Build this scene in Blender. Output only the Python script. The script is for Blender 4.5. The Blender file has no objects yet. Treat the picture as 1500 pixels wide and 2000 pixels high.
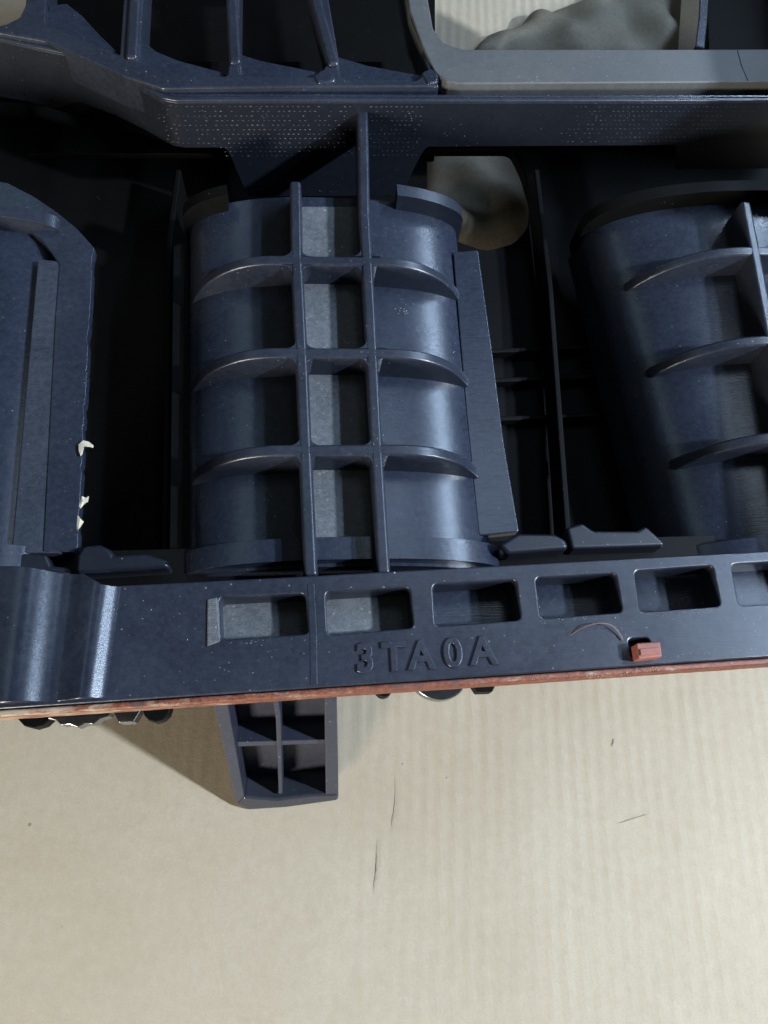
import bpy, bmesh, math, random
from mathutils import Vector, Matrix
random.seed(7)
scene = bpy.context.scene
COL = scene.collection
MM = 0.001
# ------------------------------------------------------------------ camera
H = 75.0      # height (mm) of the rib tops above the cardboard
D = 165.0     # height (mm) of the lens above the rib tops
F = 1500.0    # focal length for a picture 1500 x 2000
nad = Vector((-130.0, -606.0, -F)).normalized()
ay = Vector((-190.0, (F*F + 130*190)/606.0, -F)).normalized()
az = -nad
ax = ay.cross(az)
R = Matrix((ax, ay, az))            # camera -> world
cam = bpy.data.cameras.new('camera')
cam.sensor_width = 36; cam.sensor_fit = 'AUTO'; cam.lens = 36*F/2000.0
cam.clip_start = 0.001; cam.clip_end = 50
camo = bpy.data.objects.new('camera', cam); COL.objects.link(camo)
camo.matrix_world = Matrix.Translation((0, 0, (H+D)*MM)) @ R.to_4x4()
scene.camera = camo
# ------------------------------------------------------------------ light
w = bpy.data.worlds.new('World'); scene.world = w; w.use_nodes = True
bg = w.node_tree.nodes['Background']
bg.inputs[0].default_value = (1.0, 0.90, 0.70, 1); bg.inputs[1].default_value = 0.035

def lamp(name, loc, target, size, power, color, sizey=None):
    l = bpy.data.lights.new(name, 'AREA'); l.shape = 'DISK' if sizey is None else 'RECTANGLE'
    l.size = size
    if sizey: l.size_y = sizey
    l.energy = power; l.color = color
    o = bpy.data.objects.new(name, l); COL.objects.link(o)
    o.location = loc
    d = Vector(target) - Vector(loc)
    o.rotation_euler = d.to_track_quat('-Z', 'Y').to_euler()
    return o
el, azm, dist = math.radians(38), math.radians(-9.5), 0.75
tgt = Vector((0.0, 0.03, H*MM))
kd = Vector((math.cos(el)*math.cos(azm), math.cos(el)*math.sin(azm), math.sin(el)))
lamp('bench_lamp', tgt+kd*dist, tgt, 0.036, 11.5, (0.76, 0.87, 1.0))
# two long fluorescent tubes running away from the camera, and a ceiling panel
lamp('tube_lamp', tgt+Vector((0.60, 0.40, 0.60)), tgt+Vector((0, .40, 0)), 1.0, 9.0, (0.55, 0.74, 1.0), 0.03)
lamp('window_light', tgt+Vector((-0.42, 0.40, 0.62)), tgt+Vector((0, .40, 0)), 1.0, .30, (0.70, 1.0, 0.92), 0.04)
lamp('ceiling_light', tgt+Vector((0.28, 0.48, 1.0)), tgt, 0.30, .9, (0.62, 0.78, 1.0))
lamp('warm_lamp', (-0.42, -0.66, 0.165), (-.03, -.03, 0), 0.20, 11.5, (1.0, 0.92, 0.78))
scene.view_settings.view_transform = 'Standard'
scene.view_settings.look = 'None'
scene.view_settings.exposure = 0.0
scene.view_settings.gamma = 1.0

# ------------------------------------------------------------------ helpers
def P(px, py, d=0.0):
    """point seen at picture position (px, py), d mm below the rib tops"""
    v = R @ Vector((px-750.0, 1000.0-py, -F))
    t = (D+d)/(-v.z)
    return Vector((v.x*t, v.y*t, H-d))
OFF = Vector((0.0, 60.0, 0.0))      # foot of the manifold
root = bpy.data.objects.new('intake_manifold', None); COL.objects.link(root)
root.location = OFF*MM; root.empty_display_size = 0.02
root['label'] = 'black ribbed plastic engine intake manifold with red gasket edge lying on cardboard'
root['category'] = 'intake manifold'

def link(name, me, m, parent=None, bev=0.0, seg=3, smooth=True, ang=40):
    o = bpy.data.objects.new(name, me); COL.objects.link(o)
    me.materials.clear(); me.materials.append(m)
    if smooth:
        me.polygons.foreach_set('use_smooth', [True]*len(me.polygons))
        me.set_sharp_from_angle(angle=math.radians(ang))
    if parent is not None:
        o.parent = parent
        if parent is root: o.location = -OFF*MM
    if bev:
        b = o.modifiers.new('bevel', 'BEVEL'); b.width = bev*MM; b.segments = seg
        b.limit_method = 'ANGLE'; b.angle_limit = math.radians(35); b.harden_normals = True
    return o
def mesh(verts, faces):
    me = bpy.data.meshes.new('m')
    me.from_pydata([tuple(Vector(v)*MM) for v in verts], [], faces)
    bm = bmesh.new(); bm.from_mesh(me); bmesh.ops.recalc_face_normals(bm, faces=bm.faces); bm.to_mesh(me); bm.free()
    me.update(); return me
def prism_mesh(top, vec):
    n = len(top)
    v = [Vector(p) for p in top] + [Vector(p)+vec for p in top]
    f = [list(range(n)), list(range(2*n-1, n-1, -1))]
    for i in range(n):
        j = (i+1) % n; f.append([i, j, n+j, n+i])
    return mesh(v, f)
def prism(name, pts, d, thick, m, parent, bev=0.3, **k):
    return link(name, prism_mesh([P(x, y, d) for x, y in pts], Vector((0, 0, -thick))), m, parent, bev, **k)
def rounded(pts, r, n=4):
    """round the corners of a world-space polygon (mm)"""
    out = []; N = len(pts)
    for i in range(N):
        a, b, c = pts[i-1], pts[i], pts[(i+1) % N]
        u = (a-b); v = (c-b)
        rr = min(r, u.length*.45, v.length*.45)
        p0 = b+u.normalized()*rr; p1 = b+v.normalized()*rr
        for k in range(n+1):
            t = k/n
            out.append(p0*(1-t)**2 + b*2*t*(1-t) + p1*t*t)
    return out
def plate(name, outline, holes, d, thick, m, parent, bev=0.35, r=1.2, rh=None, ro=None):
    """flat moulded plate with openings, edges rolled over"""
    cu = bpy.data.curves.new('c', 'CURVE'); cu.dimensions = '2D'; cu.fill_mode = 'BOTH'
    cu.extrude = (thick/2-bev)*MM; cu.offset = -bev*MM; cu.bevel_depth = bev*MM; cu.bevel_resolution = 3
    for k, poly in enumerate([outline]+holes):
        w_ = [P(x, y, d) for x, y in poly]
        w_ = rounded(w_, (ro or 0.8) if k == 0 else (rh or r), 5)
        s = cu.splines.new('POLY'); s.points.add(len(w_)-1); s.use_cyclic_u = True
        for i, q in enumerate(w_): s.points[i].co = (q.x*MM, q.y*MM, 0, 1)
    # rolled edge grows outwards by bev; fine at this size
    t = bpy.data.objects.new('t', cu); COL.objects.link(t)
    dg = bpy.context.evaluated_depsgraph_get(); dg.update()
    me = bpy.data.meshes.new_from_object(t.evaluated_get(dg))
    bpy.data.objects.remove(t); bpy.data.curves.remove(cu)
    me.transform(Matrix.Translation((0, 0, (H-d-thick/2)*MM)))
    return link(name, me, m, parent, ang=50)
def interp(line, y):
    """world-space polyline given as list of Vectors sorted by Y descending -> x at y"""
    L = line
    if y >= L[0].y: a, b = L[0], L[1]
    elif y <= L[-1].y: a, b = L[-2], L[-1]
    else:
        for a, b in zip(L, L[1:]):
            if a.y >= y >= b.y: break
    t = (y-a.y)/(b.y-a.y)
    return a.x+(b.x-a.x)*t
def strip(name, pts, width, top, bot, m, parent, bev=0.45):
    """rib along a world-space polyline; width, top and bot in mm (numbers or lists); top/bot are depths"""
    n = len(pts); g = lambda q, i: q[i] if isinstance(q, (list, tuple)) else q
    V = []; Fc = []
    for i, p in enumerate(pts):
        a = pts[max(i-1, 0)]; b = pts[min(i+1, n-1)]
        t = Vector((b.x-a.x, b.y-a.y, 0)).normalized(); s = Vector((-t.y, t.x, 0))
        hw = g(width, i)/2; zt = H-g(top, i); zb = H-g(bot, i)
        q = Vector((p.x, p.y, 0))
        V += [q+s*hw+Vector((0, 0, zt)), q-s*hw+Vector((0, 0, zt)), q-s*hw*1.2+Vector((0, 0, zb)), q+s*hw*1.2+Vector((0, 0, zb))]
    for i in range(n-1):
        o = 4*i
        for k in range(4):
            k2 = (k+1) % 4; Fc.append([o+k, o+k2, o+4+k2, o+4+k])
    Fc.append([0, 1, 2, 3]); o = 4*(n-1); Fc.append([o+3, o+2, o+1, o])
    return link(name, mesh(V, Fc), m, parent, bev, ang=35)
def densify(pts, step):
    out = []
    for a, b in zip(pts, pts[1:]):
        k = max(1, int((b-a).length/step))
        for i in range(k): out.append(a.lerp(b, i/k))
    out.append(pts[-1]); return out

# ------------------------------------------------------------------ materials
def newmat(name):
    m = bpy.data.materials.new(name); m.use_nodes = True
    nt = m.node_tree; b = nt.nodes['Principled BSDF']
    return m, nt, b
def N(nt, t, **k):
    n = nt.nodes.new(t)
    for a, v in k.items():
        if a.startswith('i_'):
            kk = a[2:]; n.inputs[int(kk) if kk.isdigit() else kk].default_value = v
        else: setattr(n, a, v)
    return n
def ramp(nt, src, stops):
    r = nt.nodes.new('ShaderNodeValToRGB'); e = r.color_ramp.elements
    while len(e) < len(stops): e.new(0.5)
    for x, (p, c) in zip(e, stops):
        x.position = p; x.color = (c, c, c, 1) if isinstance(c, (int, float)) else (*c, 1)
    nt.links.new(src, r.inputs[0]); return r
def noise(nt, vec, scale, detail=4, rough=.55, dist=0.0):
    n = N(nt, 'ShaderNodeTexNoise'); n.inputs['Scale'].default_value = scale
    n.inputs['Detail'].default_value = detail; n.inputs['Roughness'].default_value = rough
    n.inputs['Distortion'].default_value = dist
    nt.links.new(vec, n.inputs['Vector']); return n
def mixc(nt, fac, a, b):
    m = nt.nodes.new('ShaderNodeMix'); m.data_type = 'RGBA'
    L = nt.links
    if isinstance(fac, float): m.inputs[0].default_value = fac
    else: L.new(fac, m.inputs[0])
    for s, v in ((6, a), (7, b)):
        if isinstance(v, tuple): m.inputs[s].default_value = (*v, 1)
        else: L.new(v, m.inputs[s])
    return m.outputs[2]
def math_(nt, op, a, b):
    n = nt.nodes.new('ShaderNodeMath'); n.operation = op
    for i, v in enumerate((a, b)):
        if isinstance(v, (int, float)): n.inputs[i].default_value = v
        else: nt.links.new(v, n.inputs[i])
    return n.outputs[0]
def plastic(name, base=(0.005, 0.0072, 0.015), rough=0.29, dust=0.08, film=0.10, speck=.8, dustcol=(0.20, 0.23, 0.29), bump=0.07, spec=0.5):
    m, nt, b = newmat(name)
    tc = N(nt, 'ShaderNodeNewGeometry'); pos = tc.outputs['Position']
    n1 = noise(nt, pos, 55, 6, .6, .6)             # broad film of dust, 10-20 mm
    n2 = noise(nt, pos, 700, 5, .75)              # mottling
    n3 = noise(nt, pos, 1900, 3, .6)             # fine grain
    # broken-up film
    f1 = ramp(nt, n1.outputs['Fac'], [(0.30, 0.25), (0.80, 1.0)])
    f2 = ramp(nt, n2.outputs['Fac'], [(0.40, 0.0), (0.75, 1.0)])
    fm = math_(nt, 'MULTIPLY', math_(nt, 'ADD', math_(nt, 'MULTIPLY', f1.outputs[0], .6), math_(nt, 'MULTIPLY', f2.outputs[0], .5)), film)
    fm = math_(nt, 'ADD', fm, math_(nt, 'MULTIPLY', n3.outputs['Fac'], dust*.3))
    # specks of dirt, several sizes
    vo = N(nt, 'ShaderNodeTexVoronoi'); vo.inputs['Scale'].default_value = 330; vo.inputs['Randomness'].default_value = 1
    nt.links.new(pos, vo.inputs['Vector'])
    cr = N(nt, 'ShaderNodeSeparateColor'); nt.links.new(vo.outputs['Color'], cr.inputs[0])
    rad = math_(nt, 'MULTIPLY', math_(nt, 'POWER', cr.outputs[0], 5.0), 0.16*speck)
    wob = math_(nt, 'MULTIPLY', n3.outputs['Fac'], 0.10)
    sp = math_(nt, 'LESS_THAN', math_(nt, 'ADD', vo.outputs['Distance'], wob), math_(nt, 'ADD', rad, 0.035*speck))
    sp = math_(nt, 'MULTIPLY', sp, math_(nt, 'GREATER_THAN', cr.outputs[1], 0.84))
    vf = N(nt, 'ShaderNodeTexVoronoi'); vf.inputs['Scale'].default_value = 1100; nt.links.new(pos, vf.inputs['Vector'])
    cf = N(nt, 'ShaderNodeSeparateColor'); nt.links.new(vf.outputs['Color'], cf.inputs[0])
    sf = math_(nt, 'LESS_THAN', vf.outputs['Distance'], math_(nt, 'MULTIPLY', math_(nt, 'POWER', cf.outputs[0], 3.0), .34*speck))
    nz = noise(nt, pos, 130, 3, .6)
    sf = math_(nt, 'MULTIPLY', sf, math_(nt, 'GREATER_THAN', math_(nt, 'ADD', nz.outputs['Fac'], math_(nt, 'MULTIPLY', cf.outputs[1], .25)), .68))
    c = mixc(nt, fm, base, dustcol)
    c = mixc(nt, math_(nt, 'MULTIPLY', sf, math_(nt, 'ADD', math_(nt, 'MULTIPLY', cf.outputs[2], .35), .04)), c, (0.34, 0.34, 0.33))
    c = mixc(nt, math_(nt, 'MULTIPLY', sp, 0.85), c, (0.36, 0.34, 0.30))
    nt.links.new(c, b.inputs['Base Color'])
    rr = math_(nt, 'ADD', math_(nt, 'MULTIPLY', fm, 0.55), rough)
    rr = math_(nt, 'ADD', rr, math_(nt, 'MULTIPLY', sp, .3))
    nt.links.new(rr, b.inputs['Roughness'])
    b.inputs['IOR'].default_value = 1.5
    b.inputs['Specular IOR Level'].default_value = spec
    # scratches: stretched noise
    mp = N(nt, 'ShaderNodeMapping'); mp.inputs['Scale'].default_value = (160, 4200, 700)
    mp.inputs['Rotation'].default_value = (0, 0, 0.06)
    nt.links.new(pos, mp.inputs['Vector'])
    ns = noise(nt, mp.outputs[0], 1.0, 2, .5)
    hh = math_(nt, 'ADD', math_(nt, 'MULTIPLY', n2.outputs['Fac'], .5), math_(nt, 'MULTIPLY', ns.outputs['Fac'], .8))
    hh = math_(nt, 'ADD', hh, math_(nt, 'MULTIPLY', n3.outputs['Fac'], .25))
    hh = math_(nt, 'ADD', hh, math_(nt, 'MULTIPLY', sp, .8))
    bp = N(nt, 'ShaderNodeBump'); bp.inputs['Strength'].default_value = bump*2.5; bp.inputs['Distance'].default_value = 0.0002
    nt.links.new(hh, bp.inputs['Height']); nt.links.new(bp.outputs[0], b.inputs['Normal'])
    return m
M_pl = plastic('black_plastic')
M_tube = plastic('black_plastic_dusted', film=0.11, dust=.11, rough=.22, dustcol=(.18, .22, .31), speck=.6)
M_sheen = plastic('satin_black_plastic', film=.10, dust=.09, rough=.20, dustcol=(.19, .22, .29), bump=.07, speck=.6)
M_dusty = plastic('plastic_under_dust', film=0.40, dust=.6, rough=.5, speck=1.5, dustcol=(.26, .27, .28), bump=.35)
M_gloss = plastic('glossy_plastic', base=(.02, .022, .03), film=.05, dust=.03, rough=.14)
M_ledge = plastic('scuffed_edge_plastic', film=0.22, dust=.22, rough=.4, speck=.8, dustcol=(.17, .20, .26), bump=.3)
M_frame = plastic('matt_grey_plastic', base=(.032, .035, .038), film=.20, dust=.4, rough=.5, dustcol=(.22, .22, .21))
M_dark = plastic('deep_shade_plastic', base=(.0022, .0023, .0026), film=.022, dust=.01, rough=.5, dustcol=(.10, .09, .07), speck=.4, spec=.08)  # near-black base carries the shade of the recesses and plenum
M_wall = plastic('shaded_black_plastic', base=(.0045, .006, .011), film=.03, dust=.03, rough=.38, spec=.4, speck=.7)
M_leg = plastic('bracket_plastic', base=(.013, .015, .026), film=.08, dust=.12, rough=.36, dustcol=(.2, .22, .3))

def gasket_mat():
    m, nt, b = newmat('red_rubber'); tc = N(nt, 'ShaderNodeNewGeometry'); pos = tc.outputs['Position']
    n1 = noise(nt, pos, 120, 6, .7, .4); n2 = noise(nt, pos, 900, 4, .7)
    c = mixc(nt, ramp(nt, n2.outputs['Fac'], [(.35, 0), (.7, 1)]).outputs[0], (.085, .02, .009), (.20, .058, .027))
    mp = N(nt, 'ShaderNodeMapping'); mp.inputs['Scale'].default_value = (110, 300, 300); nt.links.new(pos, mp.inputs['Vector'])
    n3 = noise(nt, mp.outputs[0], 1.0, 5, .7, .3)
    # pale crust towards the left end, where the rubber is chalky
    sx = N(nt, 'ShaderNodeSeparateXYZ'); nt.links.new(pos, sx.inputs[0])
    g = N(nt, 'ShaderNodeMapRange'); nt.links.new(sx.outputs['X'], g.inputs['Value'])
    g.inputs['From Min'].default_value = -.062; g.inputs['From Max'].default_value = .0; g.inputs['To Min'].default_value = .20; g.inputs['To Max'].default_value = 0
    fac = math_(nt, 'ADD', n3.outputs['Fac'], g.outputs[0])
    c = mixc(nt, ramp(nt, fac, [(.58, 0), (.74, .7)]).outputs[0], c, (.42, .33, .23))
    c = mixc(nt, ramp(nt, n1.outputs['Fac'], [(.56, 0), (.66, .85)]).outputs[0], c, (.05, .035, .03))
    nt.links.new(c, b.inputs['Base Color']); b.inputs['Roughness'].default_value = .55
    bp = N(nt, 'ShaderNodeBump'); bp.inputs['Strength'].default_value = .5; bp.inputs['Distance'].default_value = .0003
    nt.links.new(n2.outputs['Fac'], bp.inputs['Height']); nt.links.new(bp.outputs[0], b.inputs['Normal'])
    return m
M_gask = gasket_mat()
def simple(name, col, rough, metal=0.0, n=None):
    m, nt, b = newmat(name)
    tc = N(nt, 'ShaderNodeNewGeometry'); n1 = noise(nt, tc.outputs['Position'], 700, 5, .6)
    c = mixc(nt, n1.outputs['Fac'], tuple(x*.6 for x in col), tuple(min(1, x*1.35) for x in col))
    nt.links.new(c, b.inputs['Base Color']); b.inputs['Roughness'].default_value = rough; b.inputs['Metallic'].default_value = metal
    return m
M_tab = simple('pink_rubber', (.21, .065, .045), .6)
M_steel = simple('steel', (.26, .28, .30), .25, 1.0)
M_flash = simple('pale_torn_plastic', (.50, .43, .32), .7)
M_fib = simple('brown_fibre', (.10, .06, .05), .5)
M_scuff = simple('dark_scuff', (.26, .22, .16), .8)
def card_mat():
    m, nt, b = newmat('kraft_cardboard'); tc = N(nt, 'ShaderNodeNewGeometry'); pos = tc.outputs['Position']
    n1 = noise(nt, pos, 22, 5, .6, .5); n2 = noise(nt, pos, 260, 5, .7); n3 = noise(nt, pos, 2400, 3, .7)
    mp = N(nt, 'ShaderNodeMapping'); mp.inputs['Scale'].default_value = (420, 260, 1); mp.inputs['Rotation'].default_value = (0, 0, .3)
    nt.links.new(pos, mp.inputs['Vector']); n4 = noise(nt, mp.outputs[0], 1.0, 4, .6)
    c = mixc(nt, ramp(nt, n1.outputs['Fac'], [(.35, 0), (.65, 1)]).outputs[0], (.345, .290, .210), (.372, .320, .240))
    c = mixc(nt, ramp(nt, n2.outputs['Fac'], [(.45, 0), (.75, .4)]).outputs[0], c, (.285, .24, .175))
    c = mixc(nt, ramp(nt, n4.outputs['Fac'], [(.45, 0), (.8, .22)]).outputs[0], c, (.45, .405, .325))
    c = mixc(nt, ramp(nt, n3.outputs['Fac'], [(.40, .28), (.62, 0)]).outputs[0], c, (.24, .20, .15))
    vo = N(nt, 'ShaderNodeTexVoronoi'); vo.inputs['Scale'].default_value = 75; nt.links.new(pos, vo.inputs['Vector'])
    cr = N(nt, 'ShaderNodeSeparateColor'); nt.links.new(vo.outputs['Color'], cr.inputs[0])
    sp = math_(nt, 'LESS_THAN', math_(nt, 'ADD', vo.outputs['Distance'], math_(nt, 'MULTIPLY', n3.outputs['Fac'], .03)), math_(nt, 'MULTIPLY', math_(nt, 'POWER', cr.outputs[0], 4.0), .062))
    c = mixc(nt, math_(nt, 'MULTIPLY', sp, .75), c, (.16, .13, .09))
    nt.links.new(c, b.inputs['Base Color']); b.inputs['Roughness'].default_value = .8
    b.inputs['Specular IOR Level'].default_value = .25
    hh = math_(nt, 'ADD', math_(nt, 'MULTIPLY', n2.outputs['Fac'], .6), math_(nt, 'MULTIPLY', n3.outputs['Fac'], .3))
    bp = N(nt, 'ShaderNodeBump'); bp.inputs['Strength'].default_value = .35; bp.inputs['Distance'].default_value = .0004
    nt.links.new(hh, bp.inputs['Height']); nt.links.new(bp.outputs[0], b.inputs['Normal'])
    return m
M_card = card_mat()

# ------------------------------------------------------------------ cardboard sheet
def cardboard():
    x0, x1, y0, y1 = -260, 330, -110, 520; nx, ny = 2600, 50
    V = []; Fc = []
    rnd = random.Random(3); ph = [rnd.uniform(0, 6.28) for _ in range(9)]
    pitch = 4.5
    for j in range(ny+1):
        y = y0+(y1-y0)*j/ny
        for i in range(nx+1):
            x = x0+(x1-x0)*i/nx
            xx = x - 0.10*(y) - .6*math.sin(y*.02+ph[0]) + .5*math.sin(x*.11+ph[1])
            amp = 0.02 + 0.075/(1+math.exp(-(x-18)/7.0))
            amp *= .75+.35*math.sin(x*.23+ph[2]+.02*y)*math.sin(y*.05+x*.05+ph[3])
            c = math.cos(2*math.pi*xx/pitch)
            z = 3.0*amp*(c*.7+.5*max(0, c)**3) + .25*math.sin(x*.03+ph[4])*math.sin(y*.035+ph[5])
            # a crease between the flat and the fluted half
            z += .12*math.exp(-((x-13-.03*y)/1.1)**2)
            V.append((x, y, z-.3))
    for j in range(ny):
        for i in range(nx):
            a = j*(nx+1)+i; Fc.append((a, a+1, a+nx+2, a+nx+1))
    me = bpy.data.meshes.new('m'); me.from_pydata([(a*MM, b*MM, c*MM) for a, b, c in V], [], Fc)
    o = link('cardboard_surface', me, M_card, None, ang=80); o['kind'] = 'structure'
    return o
card = cardboard()
def on_card(px, py, z=0.08): return P(px, py, H-z)
for pts, wd in (([(776, 1518), (775, 1560), (770, 1600), (766, 1628)], .32), ([(740, 1640), (737, 1690), (731, 1745)], .36),
                ([(1208, 1608), (1235, 1600), (1268, 1590)], .35), ([(1199, 1443), (1197, 1458)], .6),
                ([(118, 1805), (124, 1812)], .25)):
    q = densify([on_card(*p) for p in pts], 1.0); V = []; Fc = []; n = len(q)
    for i, p in enumerate(q):
        a = q[max(0, i-1)]; b = q[min(n-1, i+1)]; t = (b-a).normalized(); s = Vector((-t.y, t.x, 0))
        hw = wd/2*math.sin(math.pi*(i+.4)/(n-.2))*random.uniform(.5, 1.1)
        p = p+s*random.uniform(-.12, .12)
        V += [p+s*hw, p-s*hw, p+Vector((0, 0, .04))]
    for i in range(n-1):
        o = 3*i; Fc += [[o, o+2, o+5, o+3], [o+2, o+1, o+4, o+5]]
    link('scuff_mark', mesh(V, Fc), M_scuff, card)

# ------------------------------------------------------------------ mounting flange
holes = [
 [(428, 1166), (596, 1158), (603, 1238), (432, 1249)],
 [(636, 1155), (800, 1146), (808, 1226), (640, 1240)],
 [(845, 1141), (1008, 1131), (1018, 1211), (850, 1223)],
 [(1046, 1128), (1203, 1119), (1216, 1196), (1056, 1208)],
 [(1239, 1115), (1392, 1104), (1408, 1184), (1250, 1196)],
 [(1428, 1102), (1590, 1092), (1606, 1172), (1444, 1184)],
 [(1226, 1247), (1268, 1245), (1276, 1283), (1234, 1286)],
]
flange = plate('mounting_flange', [(-80, 1108), (150, 1121), (186, 1146), (600, 1125), (760, 1116), (1620, 1070), (1620, 1275), (1000, 1317), (600, 1344), (-80, 1390)],
               holes, 0, 7.5, M_pl, root, bev=.4, r=1.3)
# pocket floors seen through the openings, each a shade deeper than the one before
for k, (h, dd) in enumerate(zip(holes[:6], (6.6, 7.2, 8.4, 9.2, 9.6, 9.4))):
    hx = [(h[0][0]-14, h[0][1]-10), (h[1][0]+14, h[1][1]-8), (h[2][0]+14, h[2][1]+40), (h[3][0]-14, h[3][1]+40)]
    ci = prism('pocket_floor', hx, dd, 3.0, M_dusty if k < 2 else M_tube, flange, 0.0)
# swells on the left of the flange
def broad_swell():
    V = []; Fc = []; n = 90; rows = 10
    sm = lambda a, b, x: (lambda t: t*t*(3-2*t))(max(0, min(1, (x-a)/(b-a))))
    wave = lambda x, a, b, c: sm(a, b, x)*(1-sm(b, c, x))
    for j in range(-1, rows+2):
        t = max(0, min(1, j/rows))
        for i in range(n+1):
            x = -90+430*i/n
            ty = 1111+.075*x if x < 150 else 1123+.0*x+min(22, (x-150)*.6); by = 1378-.062*x
            q = P(x - 30*(t-.5), ty+(by-ty)*t, 0)
            z = 3.0*wave(x, -90, 45, 118)+2.0*wave(x, 118, 182, 226)
            q.z += z-.05
            if t in (0.0, 1.0) and j in (-1, rows+1): q.z = H-1.5
            V.append(q)
    for j in range(rows+2):
        for i in range(n):
            a = j*(n+1)+i; Fc.append([a, a+1, a+n+2, a+n+1])
    return link('swell', mesh(V, Fc), M_sheen, flange, .3, ang=50)
broad_swell()
# faint mould line that carries on from the long rib
strip('mould_line', [P(607, 1140, 0), P(612, 1240, 0), P(613, 1338, 0)], 1.5, -.14, .8, M_pl, flange, bev=.12)
# little step at the left of the first opening
prism('edge_step', [(405, 1170), (424, 1166), (430, 1252), (404, 1262)], -.5, 1.2, M_dusty, flange, .3)
# cast figures
def letter(ch, px, py, size):
    fc = bpy.data.curves.new('f', 'FONT'); fc.body = ch; fc.size = size*MM; fc.extrude = .22*MM; fc.bevel_depth = .24*MM; fc.bevel_resolution = 2
    fc.align_x = 'CENTER'; fc.offset = .08*MM
    t = bpy.data.objects.new('t', fc); COL.objects.link(t)
    dg = bpy.context.evaluated_depsgraph_get(); dg.update()
    me = bpy.data.meshes.new_from_object(t.evaluated_get(dg)); bpy.data.objects.remove(t); bpy.data.curves.remove(fc)
    q = P(px, py, 0)
    a = P(700, 1306, 0); b = P(960, 1296, 0); ang = math.atan2(b.y-a.y, b.x-a.x)
    me.transform(Matrix.Translation(q*MM + Vector((0, 0, .12*MM))) @ Matrix.Rotation(ang, 4, 'Z') @ Matrix.Diagonal((.98, 1, 1, 1)))
    o = link('letter', me, M_pl, flange, ang=30)
    return o
for ch, px, py in (('3', 714, 1312), ('T', 770, 1309), ('A', 824, 1306), ('0', 886, 1301), ('A', 945, 1297)):
    letter(ch, px, py, 8.6)

# ------------------------------------------------------------------ gasket
def gline(off, d): return densify([P(x, y+off, d) for x, y in ((-90, 1392), (0, 1387), (300, 1367), (600, 1346), (1000, 1319), (1300, 1298), (1620, 1276))], 2.0)
def wob(q, a):
    out = []
    for p in q: out.append(p+Vector((random.uniform(-a, a)*.4, random.uniform(-a, a), 0)))
    return out
gask = strip('gasket', wob(gline(7, .6), .04), 1.35, [.4+random.uniform(-.06, .06) for _ in gline(7, .6)], 4.0, M_gask, root, .5)
strip('gasket_bead', wob(gline(12, 2.4), .04), .9, [2.3+random.uniform(-.1, .1) for _ in gline(12, 2.4)], 4.6, M_gask, gask, .35)
tab = prism('gasket_tab', [(1243, 1256), (1290, 1253), (1294, 1283), (1247, 1288)], -3.0, 6.5, M_tab, gask, .35)
prism('tab_step', [(1250, 1267), (1287, 1264), (1289, 1276), (1252, 1280)], -3.35, 1.0, M_tab, gask, .15)

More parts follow.
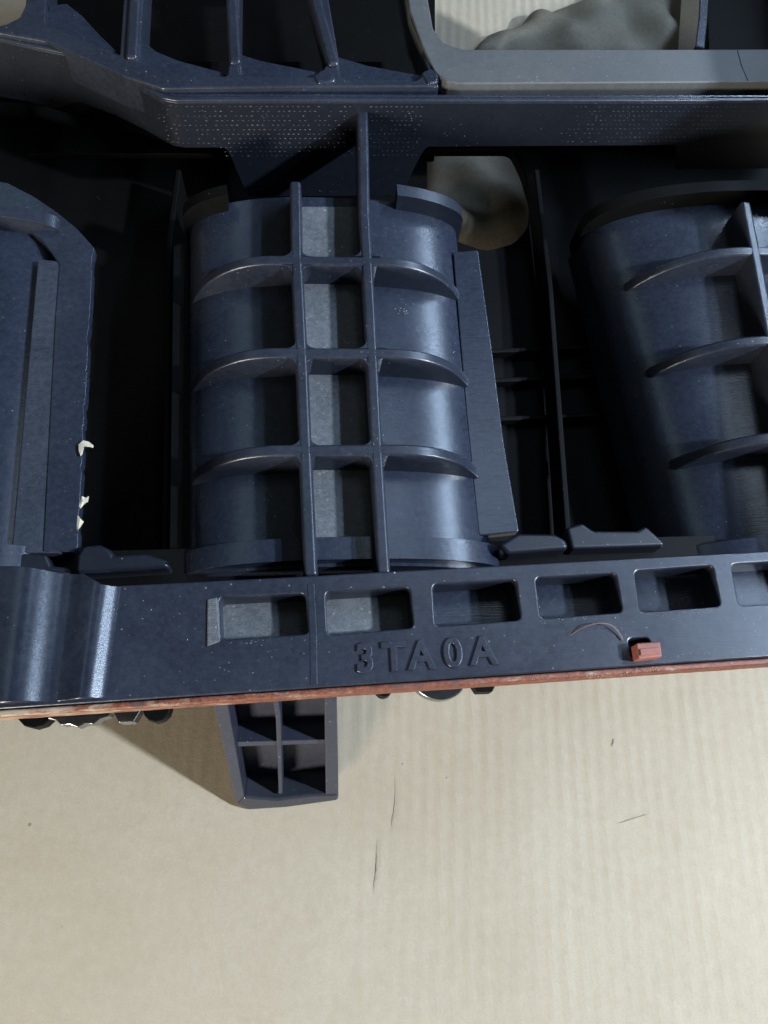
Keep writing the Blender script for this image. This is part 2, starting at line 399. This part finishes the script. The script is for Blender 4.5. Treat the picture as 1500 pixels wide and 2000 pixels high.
# ------------------------------------------------------------------ runners
TOPD = 7.9
def prof(u, drop, n=2.5):
    u = min(1.0, abs(u))
    return TOPD + drop*(1-(1-u**n)**(1/1.9))
def runner(Lpts, Rpts, dl, dr, dropL, dropR, y_top, y_bot, ribs, xref, mat, collar=((-1, 1),), cmat=None):
    """Lpts/Rpts: picture points of the silhouette edges, at depths dl/dr"""
    cmat = cmat or M_pl
    LL = [P(x, y, dl) for x, y in Lpts]; RR = [P(x, y, dr) for x, y in Rpts]
    Yt = P(xref, y_top, TOPD).y; Yb = P(xref, y_bot, TOPD).y
    def sec(Y, u, lift=0.0, grow=0.0):
        xl = interp(LL, Y)-grow; xr = interp(RR, Y)+grow; xc = (xl+xr)/2; hw = (xr-xl)/2
        d = prof(u, dropL if u < 0 else dropR) - lift
        return Vector((xc+u*hw, Y, H-d))
    us = [math.sin(math.pi/2*k/30) for k in range(-30, 31)]
    def sheet(name, Y0, Y1, lift, grow, thick, m, parent, rows=16, bev=0.0, u0=-1, u1=1):
        uu = [u for u in us if u0-1e-6 <= u <= u1+1e-6]
        n = len(uu); V = []; Fc = []
        for j in range(rows+1):
            Y = Y0+(Y1-Y0)*j/rows
            for u in uu: V.append(sec(Y, u, lift, grow))
        base = len(V)
        for j in range(rows+1):
            Y = Y0+(Y1-Y0)*j/rows
            for u in uu:
                q = sec(Y, u, lift, grow); q.z -= thick; V.append(q)
        for j in range(rows):
            for i in range(n-1):
                a = j*n+i; Fc.append([a, a+1, a+n+1, a+n]); Fc.append([base+a, base+a+n, base+a+n+1, base+a+1])
        for i in range(n-1):
            Fc.append([i, base+i, base+i+1, i+1]); a = rows*n+i; Fc.append([a, a+1, base+a+1, base+a])
        for j in range(rows):
            a = j*n; Fc.append([a, a+n, base+a+n, base+a]); a = j*n+n-1; Fc.append([a, base+a, base+a+n, a+n])
        return link(name, mesh(V, Fc), m, parent, bev, ang=45)
    sh = sheet('runner', Yt+3, Yb-6, 0, 0, 12, mat, root)
    # collar at the far end, over the mouth
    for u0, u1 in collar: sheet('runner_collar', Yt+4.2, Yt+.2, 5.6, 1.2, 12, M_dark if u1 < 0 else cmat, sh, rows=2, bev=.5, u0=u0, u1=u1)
    # collar at the flange end
    sheet('end_collar', Yb+0.4, Yb-5.2, 3.0, 1.2, 12, M_tube, sh, rows=2, bev=.5)
    # arched ribs
    for yr, ul, ur in ribs:
        Y = P(xref, yr, 0).y; V = []; Fc = []; hw = 1.5
        uu = [ul+(ur-ul)*k/36 for k in range(37)]; n = len(uu)
        for u in uu:
            s = min(1, max(0, (u-ul)/(.62*abs(ul)+.01))) if u < 0 else min(1, max(0, (ur-u)/(.62*ur+.01)))
            s = math.sin(math.pi/2*s)**1.0
            q = sec(Y, u); zt = q.z + (H-.08-q.z)*s if s > 0 else q.z
            zt = q.z*(1-s)+(H-.08)*s; zb = q.z-2.0
            V += [Vector((q.x, Y+hw, zt)), Vector((q.x, Y-hw, zt)), Vector((q.x, Y-hw*1.35, zb)), Vector((q.x, Y+hw*1.35, zb))]
        for i in range(n-1):
            o = 4*i
            for k in range(4):
                k2 = (k+1) % 4; Fc.append([o+k, o+k2, o+4+k2, o+4+k])
        Fc.append([0, 1, 2, 3]); o = 4*(n-1); Fc.append([o+3, o+2, o+1, o])
        link('cross_rib', mesh(V, Fc), M_pl, sh, .95, ang=40)
    return sh, sec, Yt, Yb

# middle runner
runM, secM, YtM, YbM = runner([(366, 480), (362, 1060)], [(902, 480), (965, 1040)], 16, 13, 13, 11, 402, 1060,
       [(508, -.99, .985), (688, -.99, .985), (878, -.99, .985)], 650, M_tube, ((-1, -.66), (.50, 1)))
strip('long_rib', densify([P(577, 352, 0), P(579, 500, 0), P(589, 700, 0), P(597, 900, 0), P(607, 1124, 0)], 4), 3.0, 0.0, 10, M_pl, runM, .85)
strip('long_rib', densify([P(709, 203, -1.5), P(711, 300, -1), P(712, 420, 0), P(722, 600, 0), P(734, 850, 0), P(750, 1120, 0)], 4), 3.0,
      0.03, 10, M_pl, runM, .85)
for y0, y1 in ((404, 500), (516, 680), (697, 870), (888, 1066)):
    x0 = 579+(y0-400)*.036; x1 = 714+(y0-400)*.048
    prism('floor_pad', [(x0, y0), (x1, y0), (x1+(y1-y0)*.048, y1+22), (x0+(y1-y0)*.036, y1+22)], 7.55, 1.2, M_dusty, runM, 0)
# fillets where the ribs cross: small quarter webs
def fillet(px, py, sx, sy, r, parent):
    c = P(px, py, 0); pts = [c]
    pts.append(c+Vector((sx*r, 0, 0)))
    for k in range(1, 6):
        a = math.pi/2*k/6
        pts.append(c+Vector((sx*(r-r*math.sin(a)), sy*(r-r*math.cos(a)), 0)))
    pts.append(c+Vector((0, sy*r, 0)))
    for p in pts: p.z = H-.22
    return link('fillet', prism_mesh(pts, Vector((0, 0, -6))), M_pl, parent, .25)
for yy, xa, xb in ((508, 579, 715), (688, 588, 726), (878, 596, 736)):
    for x_, s_ in ((xa, -1), (xa, 1), (xb, -1), (xb, 1)):
        for sy in (1, -1):
            fillet(x_+s_*9, yy-sy*9, s_, sy, 2.7, runM)
# ledges beside the runner
plate('side_ledge', [(885, 492), (934, 488), (962, 690), (985, 870), (1014, 1038), (935, 1046), (910, 800)], [], 13.8, 3.0, M_tube, runM, bev=.3)
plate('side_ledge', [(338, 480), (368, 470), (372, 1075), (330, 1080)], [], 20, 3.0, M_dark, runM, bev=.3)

# right runner
runR, secR, YtR, YbR = runner([(1152, 470), (1196, 640), (1304, 1060)], [(1830, 450), (1960, 1020)], 20, 13, 18, 9, 400, 1052,
       [(488, -.90, .99), (662, -.90, .99), (850, -.90, .99)], 1480, M_tube, cmat=M_dark)  # shade on this collar is put into its dark plastic
strip('long_rib', densify([P(1457, 392, 0), P(1478, 500, 0), P(1512, 680, 0), P(1545, 860, 0), P(1590, 1080, 0)], 4), 3.0, 0.0, 10, M_pl, runR, .85)
strip('long_rib', densify([P(1588, 392, 0), P(1615, 500, 0), P(1650, 680, 0), P(1690, 860, 0), P(1735, 1080, 0)], 4), 3.0, 0.0, 10, M_pl, runR, .85)

# left runner
runL, secL, YtL, YbL = runner([(-500, 430), (-520, 1060)], [(112, 500), (66, 1070)], 13, 12.0, 12, 7, 440, 1070,
       [(508, -.9, .60)], -210, M_tube)
plate('side_ledge', [(74, 506), (140, 512), (120, 1080), (22, 1080)], [], 9.3, 3.0, M_ledge, runL, bev=.3)
edge = [(184, 484)]
yy = 484
rr = random.Random(5)
while yy < 1068:
    yy += rr.choice((3, 5, 9, 22))*rr.uniform(.7, 1.3); base = 182-(yy-484)*.052
    edge.append((base+rr.choice((0, 0, 0, -1.5, -3.5, 1))*rr.uniform(.4, 1), yy))
plate('side_flange', [(-60, 345), (15, 357), (70, 386), (112, 415), (150, 446)]+edge+[(140, 1078), (84, 1076), (108, 620), (116, 516), (84, 470), (40, 435), (-60, 425)], [], 9.0, 3.0, M_tube, runL, bev=.22, ro=.25)
def burr(pts, d, h):
    V = [P(x, y, d) for x, y in pts]; c = sum(V, Vector())/len(V)
    rr_ = random.Random(int(pts[0][0]*7+pts[0][1])); n = len(V)
    vv = [v+Vector((0, 0, rr_.uniform(-.2, .2))) for v in V] + [c+Vector((0, 0, h))] + [v-Vector((0, 0, .5)) for v in V]
    Fc = [[i, (i+1) % n, n] for i in range(n)] + [[i, (i+1) % n, n+1+(i+1) % n, n+1+i] for i in range(n)] + [list(range(2*n, n, -1))]
    return link('burr', mesh(vv, Fc), M_flash, runL, .12, ang=30)
burr([(153, 868), (162, 860), (173, 862), (182, 869), (181, 874), (171, 870), (163, 872), (160, 886), (156, 890), (153, 880)], 8.2, .35)
burr([(160, 969), (168, 972), (173, 968), (171, 979), (163, 984), (157, 992), (152, 990), (155, 980)], 9, .3)
burr([(152, 1006), (157, 1013), (163, 1018), (158, 1026), (152, 1034), (150, 1056), (148, 1062), (148, 1012)], 9, .25)

# bars between the runners and the flange
def bar(pts, d, t, m=M_wall, name='link_bar', bev=1.5): return prism(name, pts, d, t, m, root, bev, seg=6)
bar([(-60, 1072), (90, 1082), (100, 1104), (140, 1108), (142, 1122), (-60, 1112)], 9, 5)
bar([(150, 1084), (160, 1066), (195, 1062), (215, 1072), (222, 1084), (285, 1080), (325, 1092), (332, 1108), (180, 1118), (146, 1118)], 6, 6)
bar([(972, 1064), (1012, 1040), (1085, 1042), (1108, 1054), (1112, 1072), (990, 1082)], 8, 6)
bar([(1106, 1030), (1138, 1020), (1160, 1036), (1245, 1036), (1262, 1026), (1296, 1056), (1300, 1066), (1116, 1072)], 9, 6)

# ------------------------------------------------------------------ cross wall with knurled patches
lip = [(-90, 66), (0, 80), (70, 96), (130, 108), (200, 134), (255, 160), (320, 196), (345, 200), (500, 200), (900, 201), (1620, 201)]
lipw = densify([P(x, y, -3) for x, y in lip], 1.2)
def wdepth(px):
    def sm(a, b, x): t = max(0, min(1, (x-a)/(b-a))); return t*t*(3-2*t)
    d = 13.0
    d += 20*(sm(425, 470, px)-sm(800, 850, px)) + 10*sm(1362, 1392, px) + 4*(1-sm(60, 130, px))
    return d
def pxof(q):
    v = R.transposed() @ (q-Vector((0, 0, H+D)))
    return (750+F*v.x/-v.z, 1000-F*v.y/-v.z)
n = len(lipw); V = []; Fc = []
for q in lipw:
    i = len(V); px = pxof(q)[0]
    zb = H-wdepth(px)
    t = 2.3
    V += [Vector((q.x, q.y, H+3)), Vector((q.x, q.y, zb)), Vector((q.x+.6, q.y+t, zb)), Vector((q.x+.6, q.y+t, H+3))]
for i in range(n-1):
    o = 4*i
    for k in range(4): k2 = (k+1) % 4; Fc.append([o+k, o+k2, o+4+k2, o+4+k])
Fc.append([0, 1, 2, 3]); Fc.append([4*n-1, 4*n-2, 4*n-3, 4*n-4])
wall = link('cross_wall', mesh(V, Fc), M_wall, root, .35, ang=40)
# rolled lip standing proud on the wall's top edge
strip('wall_lip', [q+Vector((0, .9, 0)) for q in lipw], 1.5, -3.7, -1.5, M_pl, wall, .45)
strip('wall_lip', [q+Vector((0, 2.6, 0)) for q in lipw], 1.0, -3.3, -1.0, M_tube, wall, .3)
# knurling: small raised grains in rows
V = []; Fc = []
def grain(x, y, z, r):
    b = len(V)
    V.extend([(x-r*2.1, y, z), (x, y, z-r), (x+r*2.1, y, z), (x, y, z+r), (x, y-r*.65, z)])
    Fc.extend([[b, b+1, b+4], [b+1, b+2, b+4], [b+2, b+3, b+4], [b+3, b, b+4]])
for (xa, xb, f0, f1) in ((300, 690, 0, 1), (726, 832, 0, 1), (1118, 1500, 0, 1)):
    for r_ in range(12):
        z = H+1.6-r_*1.6
        x = P(xa, 201, -3).x + (r_ % 2)*.4
        while x < P(xb, 201, -3).x:
            q = Vector((x, 0, z)); y = P(800, 200.5, -3).y
            # surface of the wall at x
            for a, b in zip(lipw, lipw[1:]):
                if a.x <= x <= b.x: y = a.y+(b.y-a.y)*(x-a.x)/(b.x-a.x); break
            px = pxof(Vector((x, y, z)))[0]
            if z > H-wdepth(px)+.5 and random.random() > .14+.5*(abs(x-(P(xa,201,-3).x+P(xb,201,-3).x)/2)/((P(xb,201,-3).x-P(xa,201,-3).x)/2))**3:
                grain(x+random.uniform(-.05, .05), y-.01, z, random.uniform(.14, .27))
            x += 1.5
me = bpy.data.meshes.new('m'); me.from_pydata([(a*MM, b*MM, c*MM) for a, b, c in V], [], Fc)
kn = link('knurling', me, M_pl, wall, smooth=False); kn['kind'] = 'stuff'
# brackets that drop from the wall beside the right runner

# ------------------------------------------------------------------ upper lattice frame and window frame
UD = -5.0
lat_holes = [
 [(-120, -140), (52, -140), (50, 8), (38, 34), (8, 48), (-120, 66)],
 [(92, -140), (88, 46), (234, 108), (252, -140)],
 [(288, -140), (272, 122), (322, 146), (444, 148), (452, 90), (432, -140)],
 [(470, -140), (466, 90), (468, 146), (622, 150), (640, 122), (590, -140)],
 [(618, -140), (662, 116), (664, 150), (812, 158), (836, 138), (768, -140)],
]
lat = plate('lattice_frame', [(-130, 56), (0, 64), (90, 80), (240, 148), (318, 172), (560, 169), (858, 169), (838, 120), (806, 40), (770, -160), (-130, -160)],
            lat_holes, UD, 11, M_pl, root, bev=.5, rh=1.0)
win = plate('window_frame', [(776, -160), (800, 20), (826, 92), (848, 138), (872, 159), (900, 163), (1436, 160), (1620, 160), (1620, 95), (1352, 96), (905, 96), (868, 84), (846, 56), (808, -160)],
            [], UD-.6, 5, M_frame, root, bev=.45, ro=1.0)
strip('seam', [P(1440, 99, UD-.6), P(1448, 128, UD-.6), P(1461, 158, UD-.6)], .25, UD-.68, UD, M_dark, win, 0)
strip('frame_post', [P(1366, 94, UD), P(1372, 40, UD), P(1382, -160, UD)], 2.9, UD-.5, 10, M_tube, win, .4)
# gussets in the lower left corners of the cells
for pts in ([(84, 50), (96, 10), (130, 6), (160, 30), (195, 68), (240, 112)],
            [(268, 125), (272, 72), (305, 100), (350, 118), (440, 142), (440, 152), (322, 150)],
            [(464, 150), (464, 104), (510, 118), (620, 140), (626, 152)],
            [(658, 154), (658, 110), (720, 128), (830, 148), (815, 160)]):
    prism('gusset', pts, UD+2.2, 6, M_tube, lat, .4)
# stiffening ribs standing on the lattice
for a, b in (((268, -60), (258, 118)), ((450, -60), (460, 128)), ((600, -60), (652, 132))):
    m_ = densify([P(a[0], a[1], UD), P(b[0], b[1], UD)], 4)
    strip('lattice_rib', m_, 3.3, UD-1.2, UD+6, M_pl, lat, 1.0)
prism('weld_blob', [(612, 146), (628, 134), (650, 140), (658, 156), (640, 162), (620, 160)], UD-.7, 2, M_sheen, lat, .9)
prism('weld_blob', [(822, 140), (842, 130), (858, 144), (856, 160), (836, 164)], UD-.6, 2, M_sheen, lat, .9)

# ------------------------------------------------------------------ plenum under everything
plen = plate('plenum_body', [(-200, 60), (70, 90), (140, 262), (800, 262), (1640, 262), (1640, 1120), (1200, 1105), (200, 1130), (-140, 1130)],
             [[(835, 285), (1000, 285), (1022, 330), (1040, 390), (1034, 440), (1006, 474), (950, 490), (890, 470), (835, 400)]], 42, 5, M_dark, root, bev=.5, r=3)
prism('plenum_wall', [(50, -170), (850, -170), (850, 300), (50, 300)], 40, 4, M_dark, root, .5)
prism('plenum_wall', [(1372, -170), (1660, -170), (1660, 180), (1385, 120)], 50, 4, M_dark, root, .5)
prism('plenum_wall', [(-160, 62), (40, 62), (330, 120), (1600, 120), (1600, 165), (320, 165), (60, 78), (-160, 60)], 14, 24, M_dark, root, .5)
# unseen plate added to the right, its lobed outline shades the window
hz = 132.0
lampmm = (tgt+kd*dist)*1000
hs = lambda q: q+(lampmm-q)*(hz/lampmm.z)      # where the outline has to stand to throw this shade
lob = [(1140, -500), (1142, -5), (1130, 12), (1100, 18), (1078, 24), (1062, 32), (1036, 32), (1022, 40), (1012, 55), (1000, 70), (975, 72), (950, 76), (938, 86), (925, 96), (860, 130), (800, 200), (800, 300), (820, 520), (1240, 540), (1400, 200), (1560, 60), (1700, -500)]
link('shade_blocker', prism_mesh(rounded([hs(P(x, y, H)) for x, y in lob], .8, 3), Vector((0, 0, -6))), M_dark, root, .6)
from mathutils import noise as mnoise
M_olive = simple('olive_shade', (.15, .13, .095), .7)  # the shade in window and hole is put into this olive
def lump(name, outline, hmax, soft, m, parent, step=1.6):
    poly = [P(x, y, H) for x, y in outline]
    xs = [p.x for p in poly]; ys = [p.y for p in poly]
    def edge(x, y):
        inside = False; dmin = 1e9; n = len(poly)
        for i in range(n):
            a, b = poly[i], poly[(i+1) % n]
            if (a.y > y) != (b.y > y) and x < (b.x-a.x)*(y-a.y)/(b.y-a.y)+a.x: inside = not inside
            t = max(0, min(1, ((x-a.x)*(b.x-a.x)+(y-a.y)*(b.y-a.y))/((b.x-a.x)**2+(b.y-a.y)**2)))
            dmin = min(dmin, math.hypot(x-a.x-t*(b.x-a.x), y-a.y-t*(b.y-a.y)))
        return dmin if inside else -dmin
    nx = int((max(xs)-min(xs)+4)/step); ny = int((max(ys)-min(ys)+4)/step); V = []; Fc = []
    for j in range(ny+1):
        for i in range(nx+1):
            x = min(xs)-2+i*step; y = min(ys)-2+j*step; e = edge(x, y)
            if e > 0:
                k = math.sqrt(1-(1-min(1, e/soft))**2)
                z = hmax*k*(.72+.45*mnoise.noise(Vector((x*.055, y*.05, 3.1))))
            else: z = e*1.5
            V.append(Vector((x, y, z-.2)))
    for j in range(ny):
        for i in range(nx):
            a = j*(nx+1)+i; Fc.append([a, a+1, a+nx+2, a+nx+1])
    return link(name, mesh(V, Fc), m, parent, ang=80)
lump('shaded_lump', [(1150, -150), (1146, -8), (1132, 16), (1104, 20), (1080, 26), (1062, 36), (1038, 36), (1024, 46), (1010, 66), (990, 74), (965, 76), (944, 82), (928, 98), (915, 130), (1420, 130), (1420, -150)], 13, 13, M_olive, root)  # lump added to stand for the shade behind the window
lump('shaded_dome', [(820, 270), (820, 470), (900, 510), (1010, 500), (1070, 420), (1060, 270)], 16, 12, M_olive, root)  # dome added to stand for the shade below the plenum hole
for x0, x1, rows_ in ((960, 1150, (672, 730, 806)),):
    for y in rows_:
        strip('body_rib', [P(x0-30, y, 34), P(x1+30, y, 37)], 1.6, 38, 41, M_dark, plen, .5)
strip('body_rib', [P(348, 330, 28), P(330, 470, 28), P(322, 1080, 28)], 1.8, 28, 40, M_dark, plen, .5)
strip('body_rib', [P(1048, 330, 30), P(1075, 560, 30), P(1110, 1040, 30)], 1.8, 30, 40, M_dark, plen, .5)

prism('gap_shade_plate', [(-160, 1085), (1650, 1040), (1650, 1215), (-160, 1260)], 14, 3, M_dark, root, 0)  # dark sheet added for the black shade between runners and flange
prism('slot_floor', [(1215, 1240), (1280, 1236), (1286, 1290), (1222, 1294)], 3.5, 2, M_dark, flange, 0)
strip('light_stop', [P(-160, 1222, 0), P(600, 1176, 0), P(1650, 1100, 0)], 3, 12, 46, M_dark, root, .3)  # hidden wall added to keep the low lamp out of the body
# ------------------------------------------------------------------ support bracket below the flange
A = P(535, 1367, H-42); B = P(563, 1572, H-1.5)
ux = Vector((1, -.03, 0)).normalized(); dn = (B-A).normalized(); nb = ux.cross(dn).normalized()
if nb.z < 0: nb = -nb
def Q(px, py):
    v = R @ Vector((px-750.0, 1000.0-py, -F)); o = Vector((0, 0, H+D))
    t = (A-o).dot(nb)/v.dot(nb); return o+v*t
def legpart(name, pts, depth, m, parent, lift=0.0, bev=.4):
    top = [Q(x, y)+nb*lift for x, y in pts]
    return link(name, prism_mesh(top, -nb*(depth+lift if lift > -5 else depth)), m, parent, bev)
leg = legpart('support_bracket', [(418, 1300), (652, 1300), (655, 1545), (610, 1562), (478, 1566)], 1.5, M_leg, root, lift=-8.0)
legpart('side_web', [(398, 1300), (432, 1300), (478, 1556), (462, 1572)], 12, M_leg, leg)
legpart('side_web', [(632, 1300), (656, 1300), (661, 1552), (636, 1556)], 12, M_leg, leg, lift=.03)
legpart('centre_web', [(520, 1300), (532, 1300), (548, 1400), (552, 1556), (544, 1556), (538, 1410)], 12, M_leg, leg, lift=-.8, bev=.3)
legpart('cross_web', [(440, 1458), (640, 1452), (640, 1460), (442, 1467)], 12, M_leg, leg, lift=-1.2, bev=.3)
legpart('cross_web', [(430, 1366), (640, 1356), (640, 1364), (430, 1374)], 12, M_leg, leg, lift=-1.2, bev=.3)
legpart('foot', [(462, 1570), (476, 1554), (540, 1560), (600, 1552), (661, 1549), (661, 1562), (560, 1576), (484, 1581)], 11, M_gloss, leg, lift=.4, bev=.9)

# ------------------------------------------------------------------ fasteners peeping out under the flange
def disc(name, px, py, d, r, t, m, parent, n=40, teeth=0):
    c = P(px, py, d); pts = []
    for k in range(n):
        a = 2*math.pi*k/n; rr_ = r*(1-.05*(teeth and k % 2))
        pts.append(c+Vector((rr_*math.cos(a), rr_*math.sin(a), 0)))
    return link(name, prism_mesh(pts, Vector((0, 0, -t))), m, parent, .3)
b1 = disc('bushing', 858, 1302, 13, 7.6, 3.5, M_steel, root)
disc('bushing', 160, 1322, 14, 11.0, 4, M_steel, root, teeth=1)
disc('bolt_head', 945, 1325, 14, 3.6, 4, M_dark, root, 6)
disc('bolt_head', 750, 1344, 14, 2.0, 4, M_dark, root, 12)
disc('bolt_head', 306, 1383, 12, 3.0, 4, M_dark, root, 12)
disc('bolt_head', 70, 1384, 15, 4.2, 4, M_dark, root, 12)
disc('bolt_head', 248, 1386, 12, 3.2, 4, M_steel, root, 6)

# ------------------------------------------------------------------ loose fibre on the flange
fp = [(1113, 1241, .3), (1130, 1229, -.6), (1150, 1220, -1.2), (1172, 1216, -1.4), (1192, 1219, -1.2), (1204, 1228, -.8), (1213, 1242, -.4), (1216, 1250, -.2)]
cu = bpy.data.curves.new('c', 'CURVE'); cu.dimensions = '3D'; cu.bevel_depth = .16*MM; cu.bevel_resolution = 3
s = cu.splines.new('NURBS'); s.points.add(len(fp)-1); s.use_endpoint_u = True; s.order_u = 4
for i, (x, y, d) in enumerate(fp): s.points[i].co = (*(P(x, y, d-.15)*MM), 1)
t = bpy.data.objects.new('t', cu); COL.objects.link(t)
dg = bpy.context.evaluated_depsgraph_get(); dg.update()
me = bpy.data.meshes.new_from_object(t.evaluated_get(dg)); bpy.data.objects.remove(t)
fib = link('fibre', me, M_fib)
fib['label'] = 'thin brown curled fibre lying on the flange beside the red gasket tab'; fib['category'] = 'fibre'

# ------------------------------------------------------------------ crumbs of grit along the rims and the seal
rc = random.Random(11); V = []; Fc = []
def crumb(px, py, d, r_):
    q = P(px, py, d); b = len(V); a0 = rc.uniform(0, 6.28)
    for k in range(4):
        a = a0+k*math.pi/2
        V.append(q+Vector((r_*rc.uniform(.5, 1.3)*math.cos(a), r_*rc.uniform(.5, 1.3)*math.sin(a), -.03)))
    V.append(q+Vector((0, 0, r_*rc.uniform(.5, 1.0))))
    Fc.extend([[b, b+1, b+4], [b+1, b+2, b+4], [b+2, b+3, b+4], [b+3, b, b+4], [b+3, b+2, b+1, b]])
def run(x0, y0, x1, y1, n, sp, d=0.0, r0=.05, r1=.17):
    for _ in range(n):
        t = rc.random(); crumb(x0+(x1-x0)*t+rc.gauss(0, sp), y0+(y1-y0)*t+rc.gauss(0, sp), d, rc.uniform(r0, r1)*rc.uniform(.6, 1))
run(1050, 1215, 1225, 1204, 46, 2.2); run(1250, 1203, 1410, 1192, 40, 2.0); run(432, 1256, 600, 1247, 16, 2)
run(1195, 1222, 1220, 1235, 14, 6); run(1040, 1140, 1060, 1205, 10, 1.5); run(1280, 1284, 1480, 1268, 40, 2.5)
run(1150, 1322, 1290, 1306, 60, 3.0, .3, .08, .22); run(1000, 1326, 1150, 1318, 18, 2, .3)
run(860, 1136, 1000, 1128, 12, 1.5); run(640, 1150, 800, 1142, 8, 1.5); run(620, 1262, 1150, 1232, 26, 12)
run(580, 500, 596, 900, 14, 3); run(716, 500, 744, 1100, 26, 3); run(230, 1180, 560, 1300, 26, 22)
run(740, 680, 900, 690, 6, 2); run(900, 100, 1500, 155, 40, 14, UD-.7, .05, .14); run(340, 186, 1500, 186, 50, 3, -3.75, .05, .12)
for _ in range(14): crumb(788+rc.gauss(0, 9), 606+rc.gauss(0, 7), TOPD+.25, rc.uniform(.08, .25))
M_grit = simple('pale_grit', (.34, .31, .26), .8)
me = mesh(V, Fc)
gr = link('grit', me, M_grit, None, smooth=False); gr['kind'] = 'stuff'
gr['label'] = 'pale grit crumbs scattered over the flange rims and the red seal'; gr['category'] = 'grit'
